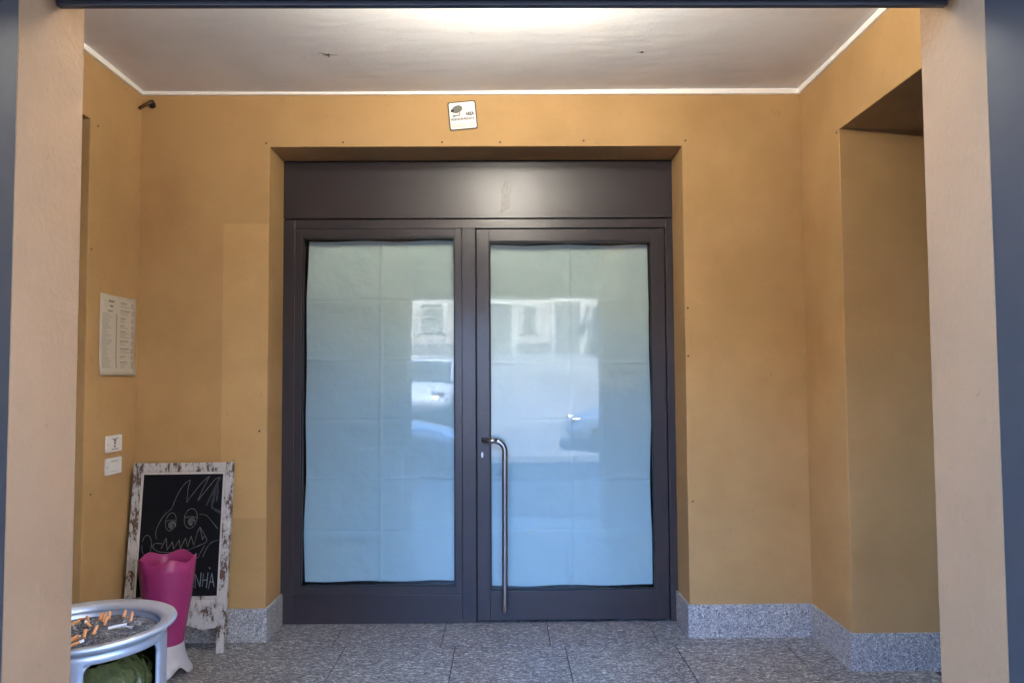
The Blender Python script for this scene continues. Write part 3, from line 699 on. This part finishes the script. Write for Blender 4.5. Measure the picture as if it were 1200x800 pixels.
# ------------------------------------------------------------------ magenta waste bin with wavy rim on a flared foot
bn = empty('waste_bin', (-1.655, 3.70, 0)); tag(bn, 'magenta plastic bin with wavy rim on a pale flared foot', 'waste bin')
prof = [(0.076, 0.125), (0.084, 0.18), (0.098, 0.27), (0.111, 0.35), (0.120, 0.42), (0.127, 0.49), (0.131, 0.553)]
NS = 72
bm_ = MB()
def wave(an): return 0.011*math.sin(5*an+0.6) - 0.005
K = len(prof)
for q in range(NS):
    an = 2*math.pi*q/NS
    for i, (r_, z) in enumerate(prof):
        f = max(0, (z-0.42)/0.133); bm_.v.append((r_*math.cos(an), r_*math.sin(an), z+wave(an)*f))
    for i, (r_, z) in reversed(list(enumerate(prof))):
        f = max(0, (z-0.42)/0.133); bm_.v.append(((r_-0.004)*math.cos(an), (r_-0.004)*math.sin(an), z+wave(an)*f+(0.004 if i == 0 else 0)))
for q in range(NS):
    w_ = (q+1) % NS
    for i in range(2*K-1): bm_.f.append((q*2*K+i, w_*2*K+i, w_*2*K+i+1, q*2*K+i+1))
bm_.f.append(tuple(q*2*K+2*K-1 for q in range(NS)))
bm_.build('bucket', M['pink'], bn, smooth=True)
ft = MB()
fp = [(0.074, 0.150), (0.079, 0.124), (0.086, 0.085), (0.099, 0.045), (0.118, 0.012), (0.120, 0.0)]
for q in range(NS):
    an = 2*math.pi*q/NS; ar = max(0, math.cos(3*(an+0.62)))**2 * 0.045
    for r_, z in fp: ft.v.append((r_*math.cos(an), r_*math.sin(an), max(z, min(ar, 0.12)) if z < 0.05 else z))
for q in range(NS):
    w_ = (q+1) % NS
    for i in range(len(fp)-1): ft.f.append((q*len(fp)+i, w_*len(fp)+i, w_*len(fp)+i+1, q*len(fp)+i+1))
ft.build('foot', M['lilac'], bn, smooth=True, solid=0.004)

# ------------------------------------------------------------------ silver drum ashtray with window
AX, AY, AZ, AR = -1.106, 2.0, 0.78, 0.22
ah = empty('ashtray_bin', (AX, AY, 0)); tag(ah, 'silver drum ashtray bin full of ash behind the porch pillar', 'ashtray')
RB = 0.192
rim = [(RB-0.016, AZ-0.03), (RB-0.012, AZ-0.010), (RB-0.004, AZ-0.004), (RB+0.010, AZ-0.002), (AR-0.007, AZ), (AR-0.002, AZ-0.002), (AR, AZ-0.006), (AR-0.002, AZ-0.011), (AR-0.010, AZ-0.014), (RB+0.004, AZ-0.020), (RB-0.002, AZ-0.03)]
MB().lathe(rim, 96, close=True).build('rim', M['silver'], ah, smooth=True)
MB().lathe([(RB-0.0165, AZ-0.022), (RB-0.018, AZ-0.046), (0.0, AZ-0.046)], 96).build('tray', M['silver'], ah, smooth=True)
# drum wall: curved plate with a rounded window on the street side
WA0, WA1, WZ0, WZ1 = R(-62), R(-3), 0.28, 0.732
dr = MB(); seg = 120
zs = [0.02, 0.12, WZ0] + [WZ0+(WZ1-WZ0)*i/14 for i in range(1, 14)] + [WZ1, 0.742, AZ-0.027]
angs = [WA0+(WA1-WA0)*i/24 for i in range(25)] + [WA1+(2*math.pi-(WA1-WA0))*i/70 for i in range(1, 70)]
NA, NZ = len(angs), len(zs)
cr = 0.022
for an in angs:
    for z in zs: dr.v.append((RB*math.cos(an), RB*math.sin(an), z))
for i in range(NA):
    j = (i+1) % NA
    for q in range(NZ-1):
        if i < 24 and WZ0-1e-6 < zs[q] and zs[q+1] < WZ1+1e-6: continue
        dr.f.append((i*NZ+q, j*NZ+q, j*NZ+q+1, i*NZ+q+1))
# corner fillets
for (ac, zc, sa, sz_) in ((WA0, WZ0, 1, 1), (WA1, WZ0, -1, 1), (WA0, WZ1, 1, -1), (WA1, WZ1, -1, -1)):
    ra = cr/RB; k = len(dr.v)
    dr.v.append((RB*math.cos(ac), RB*math.sin(ac), zc))
    for t in range(9):
        a = t/8*math.pi/2
        an = ac+sa*(ra-ra*math.sin(a)); z = zc+sz_*(cr-cr*math.cos(a))
        dr.v.append((RB*math.cos(an), RB*math.sin(an), z))
    for t in range(8): dr.f.append((k, k+1+t, k+2+t))
dr.build('drum', M['silver'], ah, smooth=True, solid=0.006)
MB().lathe([(0.0, 0.0), (RB+0.004, 0.0), (RB+0.006, 0.015), (RB+0.001, 0.026), (0, 0.03)], 64).build('base', M['silver'], ah, smooth=True)
MB().grid(40, 1, lambda u, v: (0.18*math.cos(WA1+0.12+(2*math.pi-(WA1-WA0)-0.24)*u), 0.18*math.sin(WA1+0.12+(2*math.pi-(WA1-WA0)-0.24)*u), 0.03+(AZ-0.08)*v)).build('liner', M['gasket'], ah, smooth=True)
bg = MB(); rr = random.Random(5)
bumps = [(rr.uniform(0, 6.28), rr.uniform(0.05, 0.62), rr.uniform(-0.03, 0.02)) for _ in range(60)]
def bagpt(u, v):
    an = u*2*math.pi; z = 0.035+0.665*v
    r_ = 0.169*(1-0.3*max(0, (v-0.9)/0.1)**2)*(0.9+0.1*min(1, v*6)) + 0.004*math.sin(11*an+9*z*math.sin(3*an)) + 0.003*math.sin(23*an-60*z+2*math.sin(5*an)) + 0.003*math.sin(70*z+7*math.sin(4*an))
    for (a, zz, am) in bumps:
        da = (an-a+math.pi) % (2*math.pi)-math.pi
        r_ += 0.4*min(am, 0.004)*1.6*math.exp(-(da/0.25)**2-((z-zz)/0.05)**2)
    return (r_*math.cos(an), r_*math.sin(an), z)
bg.grid(130, 60, bagpt).build('bag', M['bag'], ah, smooth=True)
# ash and sand
rs = random.Random(3)
hills = [(rs.uniform(-0.16, 0.16), rs.uniform(-0.16, 0.16), rs.uniform(0.008, 0.03), rs.uniform(-0.009, 0.010)) for _ in range(160)]
ZS = AZ-0.030
def sand(u, v):
    r_ = 0.174*u; an = v*2*math.pi; x, y = r_*math.cos(an), r_*math.sin(an); z = 0
    for a, b_, s_, am in hills: z += am*math.exp(-((x-a)**2+(y-b_)**2)/s_**2)
    return (x, y, ZS+z*min(1, (1-u)*6)-0.004*u)
def sandz(x, y):
    z = 0
    for a, b_, s_, am in hills: z += am*math.exp(-((x-a)**2+(y-b_)**2)/s_**2)
    u = math.hypot(x, y)/0.174; return ZS+z*min(1, max(0, (1-u)*6))-0.004*u
so_ = MB().grid(40, 90, sand).build('ash_bed', M['sand'], None, smooth=True); so_.location = (AX, AY, 0)
tag(so_, 'grey ash and sand filling the ashtray', 'ash', kind='stuff')

# cigarette ends: (x, y) in the tray, heading, tilt up, kind
fil_me = MB().tube([(0, 0, 0), (0.024, 0, 0)], 0.0039, 10).mesh('filter', M['filter'], False)
pap_me = MB().tube([(0.0242, 0, 0), (0.034, 0.0006, 0)], 0.0038, 10).mesh('paper', M['cigpaper'], False)
papl_me = MB().tube([(0.0, 0, 0), (0.02, 0.001, 0), (0.045, -0.001, 0.0005)], 0.0038, 10).mesh('paper', M['cigpaper'], False)
tip_me = MB().tube([(0.0342, 0.0006, 0), (0.037, 0.0008, 0)], 0.0034, 8).mesh('burnt_tip', M['ashm'], False)
tipl_me = MB().tube([(0.0452, -0.001, 0.0005), (0.050, -0.001, 0.0005)], 0.0036, 8).mesh('burnt_tip', M['ashm'], False)
def cig(px, py, head, tilt, kind, label, grp):
    o = empty('cigarette_end', (AX+px, AY+py, sandz(px, py)+0.003)); o.rotation_euler = (0, -R(tilt), R(head))
    tag(o, label, 'cigarette', grp)
    for nm, me in (([('filter', fil_me), ('paper', pap_me), ('burnt_tip', tip_me)]) if kind == 'f' else ([('paper', papl_me), ('burnt_tip', tipl_me)]) if kind == 'p' else [('filter', fil_me)]):
        q = bpy.data.objects.new(nm, me); COL.objects.link(q); q.parent = o
LB = 'orange filter cigarette end stubbed out in the ash'
GB = 'cigarette ends in the ashtray'
for (x, y, hd_, ti, kd) in ((-0.112, 0.085, 150, 12, 'o'), (-0.085, 0.118, -12, 6, 'f'), (-0.040, 0.085, -80, 62, 'o'), (-0.020, 0.105, 100, 40, 'o'), (-0.010, 0.100, 70, 65, 'o'), (-0.002, 0.120, 115, 48, 'o'), (0.012, 0.070, 85, 60, 'o'),
        (0.070, 0.095, 85, 68, 'o'), (-0.045, -0.005, 12, 10, 'f'), (-0.030, -0.020, 40, 18, 'o'), (-0.022, -0.035, 62, 24, 'o'), (0.004, -0.022, 80, 50, 'o'), (0.012, -0.030, 110, 40, 'o'), (0.026, -0.012, 85, 45, 'o'),
        (-0.130, 0.02, 30, 10, 'f'), (-0.065, 0.055, -60, 20, 'o'), (-0.075, 0.06, 20, 15, 'o'), (-0.012, 0.045, 140, 12, 'f'), (0.045, 0.105, 100, 30, 'o'), (-0.095, -0.05, 75, 20, 'o'), (-0.06, -0.09, 15, 12, 'f'), (-0.14, -0.05, 100, 20, 'o'), (0.02, -0.11, 40, 14, 'f')):
    cig(x, y, hd_, ti, kd, LB, GB)
cig(0.046, 0.026, 18, 7, 'p', 'long white cigarette end lying across the ash', None)
cig(0.062, 0.072, -30, 4, 'p', 'white cigarette end without filter lying close to the ashtray rim', None)

# bits of litter on the floor
o = MB().grid(3, 2, lambda u, v: (0.022*(u-0.5), 0.012*(v-0.5), 0.003+0.004*math.sin(5*u+2*v)**2)).build('paper_scrap', M['cigpaper'], None, solid=0.0008); o.location = (0.637, 4.215, 0.0)
tag(o, 'tiny white paper scrap on the granite floor before the door', 'litter')

# ------------------------------------------------------------------ across the street (seen only as reflections in the panes)
M['oldwall'] = plaster('old_render', (0.40, 0.35, 0.30), (0.31, 0.27, 0.235), coarse=2)
M['stone'] = mat('pale_stone', (0.40, 0.385, 0.35), 0.8, var=0.1, vscale=6)
M['shutter'] = mat('grey_shutter', (0.16, 0.16, 0.15), 0.7, var=0.15, vscale=8)
M['tile'] = mat('roof_tile', (0.33, 0.15, 0.09), 0.85, var=0.3, vscale=6)
M['pane'] = mat('window_dark', (0.02, 0.025, 0.03), 0.05, spec=0.6)
def house(x0, x1, yf, z0, h, depth, label, doors, windows, wall=M['oldwall']):
    hs = empty('house', ((x0+x1)/2, yf, z0)); tag(hs, label, 'house'); cx = (x0+x1)/2
    MB().box(x0-cx, x1-cx, -depth, 0, -0.6, h).build('wall', wall, hs)
    MB().prism([(0.35, h+0.002), (-depth-0.35, h+0.002), (-depth/2, h+0.5)], lambda u, v, t: (t, u, v), x0-cx-0.3, x1-cx+0.3).build('roof', M['tile'], hs)
    MB().box(x0-cx-0.05, x1-cx+0.05, 0.002, 0.14, h-0.3, h-0.002).build('eaves_cornice', M['stone'], hs)
    MB().box(x0-cx-0.03, x1-cx+0.03, 0.002, 0.05, -0.3, 0.5).build('plinth', M['shutter'], hs)
    def opening(name, x, zb, w_, h_):
        f = MB()
        for a in ((x-w_/2-0.14, x-w_/2, zb, zb+h_+0.14), (x+w_/2, x+w_/2+0.14, zb, zb+h_+0.14), (x-w_/2+0.001, x+w_/2-0.001, zb+h_, zb+h_+0.14)): f.box(a[0], a[1], 0.003, 0.09, a[2], a[3])
        d_ = f.build(name, M['stone'], hs)
        MB().box(x-w_/2, x+w_/2, 0.003, 0.03, zb, zb+h_).build('pane', M['pane'], d_)
        for s_ in (-1, 1):
            g_ = MB(); xa, xb = (x-w_/2+0.01, x-0.01) if s_ < 0 else (x+0.01, x+w_/2-0.01)
            g_.box(xa, xb, 0.034, 0.045, zb+0.02, zb+h_-0.02)
            for q in range(int(h_/0.18)): g_.box(xa+0.04, xb-0.04, 0.046, 0.06, zb+0.08+0.18*q, zb+0.18+0.18*q)
            g_.build('shutter', M['shutter'], d_)
    for (x, w_, h_) in doors: opening('door', x-cx, 0.02, w_, h_)
    for (x, z, w_, h_) in windows: opening('window', x-cx, z, w_, h_)
    return hs
house(-5.2, 6.2, -22, 2.3, 2.8, 7, 'old beige rendered house with stone door surrounds across the street', [(-0.2, 1.0, 2.1), (2.6, 1.05, 2.2)], [(1.05, 0.9, 0.55, 1.15), (4.8, 0.9, 0.9, 1.2), (-3, 0.9, 0.9, 1.2)])
house(-18, -5.6, -15.5, 1.6, 5.0, 8, 'low brown rendered house at the corner across the street', [(-8, 1.0, 2.1)], [(-10.5, 0.9, 0.9, 1.3), (-6.5, 3.0, 0.9, 1.3), (-8.5, 3.0, 0.9, 1.3), (-10.5, 3.0, 0.9, 1.3)], plaster('brown_render', (0.30, 0.24, 0.19), (0.24, 0.19, 0.15), 2))
house(4.9, 20, -9, 0.1, 9.0, 9, 'tall pale house with three rows of shuttered windows across the street, placed to block sky', [(9, 1.0, 2.1)], [(x, z, 0.9, 1.4) for x in (6.2, 8.5, 11, 14) for z in (3.4, 6.4)], M['stone'])  # unseen house, made tall and set close to hold back side sky light
lp = empty('lamp_post', (3.9, -20.3, gz(-20.3))); tag(lp, 'white painted lamp post before the old house across the street', 'lamp post')
MB().tube([(0, 0, -0.1), (0, 0, 0.8), (0, 0, 4.2)], [0.09, 0.07, 0.05], 10).build('pole', M['cornice'], lp)
MB().tube([(0, 0, 4.2), (0, 0.3, 4.5), (0, 0.9, 4.6)], 0.035, 8).build('arm', M['cornice'], lp)
MB().box(-0.12, 0.12, 0.8, 1.3, 4.52, 4.64).build('lamp_head', M['shutter'], lp, bevel=0.03)

def car(name, loc, rz, paint, label):
    c = empty(name, loc, rz); tag(c, label, 'car', None)
    pm = mat('car_paint', paint, 0.25, 0.35, var=0.03, vscale=2); L, W = 4.1, 0.86
    # body: stations along the length, half-section (y, z)
    st = [(-2.05, 0.62, 0.35, 0.70), (-1.95, 0.76, 0.25, 0.86), (-1.5, 0.84, 0.2, 0.95), (-0.6, 0.86, 0.18, 0.96), (0.6, 0.86, 0.18, 0.95), (1.0, 0.85, 0.19, 0.93), (1.6, 0.80, 0.2, 0.82), (1.95, 0.70, 0.25, 0.66), (2.07, 0.55, 0.35, 0.52)]
    b_ = MB(); n_ = 16
    for (x, w_, zl, zh) in st:
        for q in range(n_):
            a = 2*math.pi*q/n_; ca, sa = math.cos(a), math.sin(a)
            yy_ = w_*math.copysign(abs(ca)**0.45, ca); zz = (zl+zh)/2+(zh-zl)/2*math.copysign(abs(sa)**0.55, sa)
            b_.v.append((x, yy_, zz))
    for i in range(len(st)-1):
        for q in range(n_): b_.f.append((i*n_+q, i*n_+(q+1) % n_, (i+1)*n_+(q+1) % n_, (i+1)*n_+q))
    b_.f.append(tuple(range(n_))); b_.f.append(tuple((len(st)-1)*n_+q for q in range(n_)))
    b_.build('body', pm, c, smooth=True)
    gx = [(-1.75, 0.90, 0.70), (-1.25, 1.38, 0.60), (-0.3, 1.47, 0.60), (0.35, 1.40, 0.60), (1.15, 0.90, 0.72)]
    cab = MB()
    for (x, z, w_) in gx: cab.v += [(x, -0.76, 0.88), (x, -w_, z), (x, w_, z), (x, 0.76, 0.88)]
    for i in range(len(gx)-1):
        for q in range(3): cab.f.append((i*4+q, i*4+q+1, i*4+4+q+1, i*4+4+q))
    cab.build('window_band', M['pane'], c)
    rf = MB().grid(6, 4, lambda u, v: (-1.3+1.6*u, (v-0.5)*1.2, 1.40+0.085*math.sin(math.pi*min(1, 0.15+u*0.75))-0.03*(2*v-1)**2)); rf.build('roof', pm, c, smooth=True, solid=0.02)
    for s_ in (-1, 1):
        MB().tube([(1.15, s_*0.74, 0.92), (0.32, s_*0.62, 1.41)], 0.035, 8).build('pillar', pm, c)
        MB().tube([(-0.35, s_*0.77, 0.92), (-0.35, s_*0.61, 1.45)], 0.035, 8).build('pillar', pm, c)
        MB().tube([(-1.75, s_*0.74, 0.92), (-1.27, s_*0.62, 1.40)], 0.05, 8).build('pillar', pm, c)
        MB().box(0.62, 0.80, s_*0.92-0.09, s_*0.92+0.09, 0.93, 1.05).build('mirror', pm, c, bevel=0.04)
        MB().box(1.78, 2.0, s_*0.56-0.14, s_*0.56+0.14, 0.56, 0.70).build('headlight', M['steel'], c, bevel=0.04)
        for x in (-1.28, 1.30):
            w_ = MB().lathe([(0.20, -0.09), (0.29, -0.09), (0.31, -0.06), (0.31, 0.06), (0.29, 0.09), (0.20, 0.09)], 28).build('wheel', M['gasket'], c, smooth=True)
            w_.matrix_local = Matrix.Translation((x, s_*0.78, 0.31)) @ Matrix.Rotation(R(90), 4, 'X')
            MB().lathe([(0.0, -0.07), (0.2, -0.085), (0.2, 0.085), (0.0, 0.07)], 20).build('rim', M['steel'], w_)
    return c
car('parked_car', (-2.55, -2.5, -0.146), 0.0, (0.50, 0.53, 0.56), 'silver hatchback parked along the kerb before the shop')
car('parked_car', (-1.9, -10.4, gz(-10.4)-0.02), R(96), (0.5, 0.5, 0.5), 'white hatchback parked on the rising concrete yard')

car('parked_car', (3.35, -7.2, gz(-7.2)-0.02), R(180), (0.16, 0.20, 0.27), 'grey blue hatchback parked across the road before the old house')
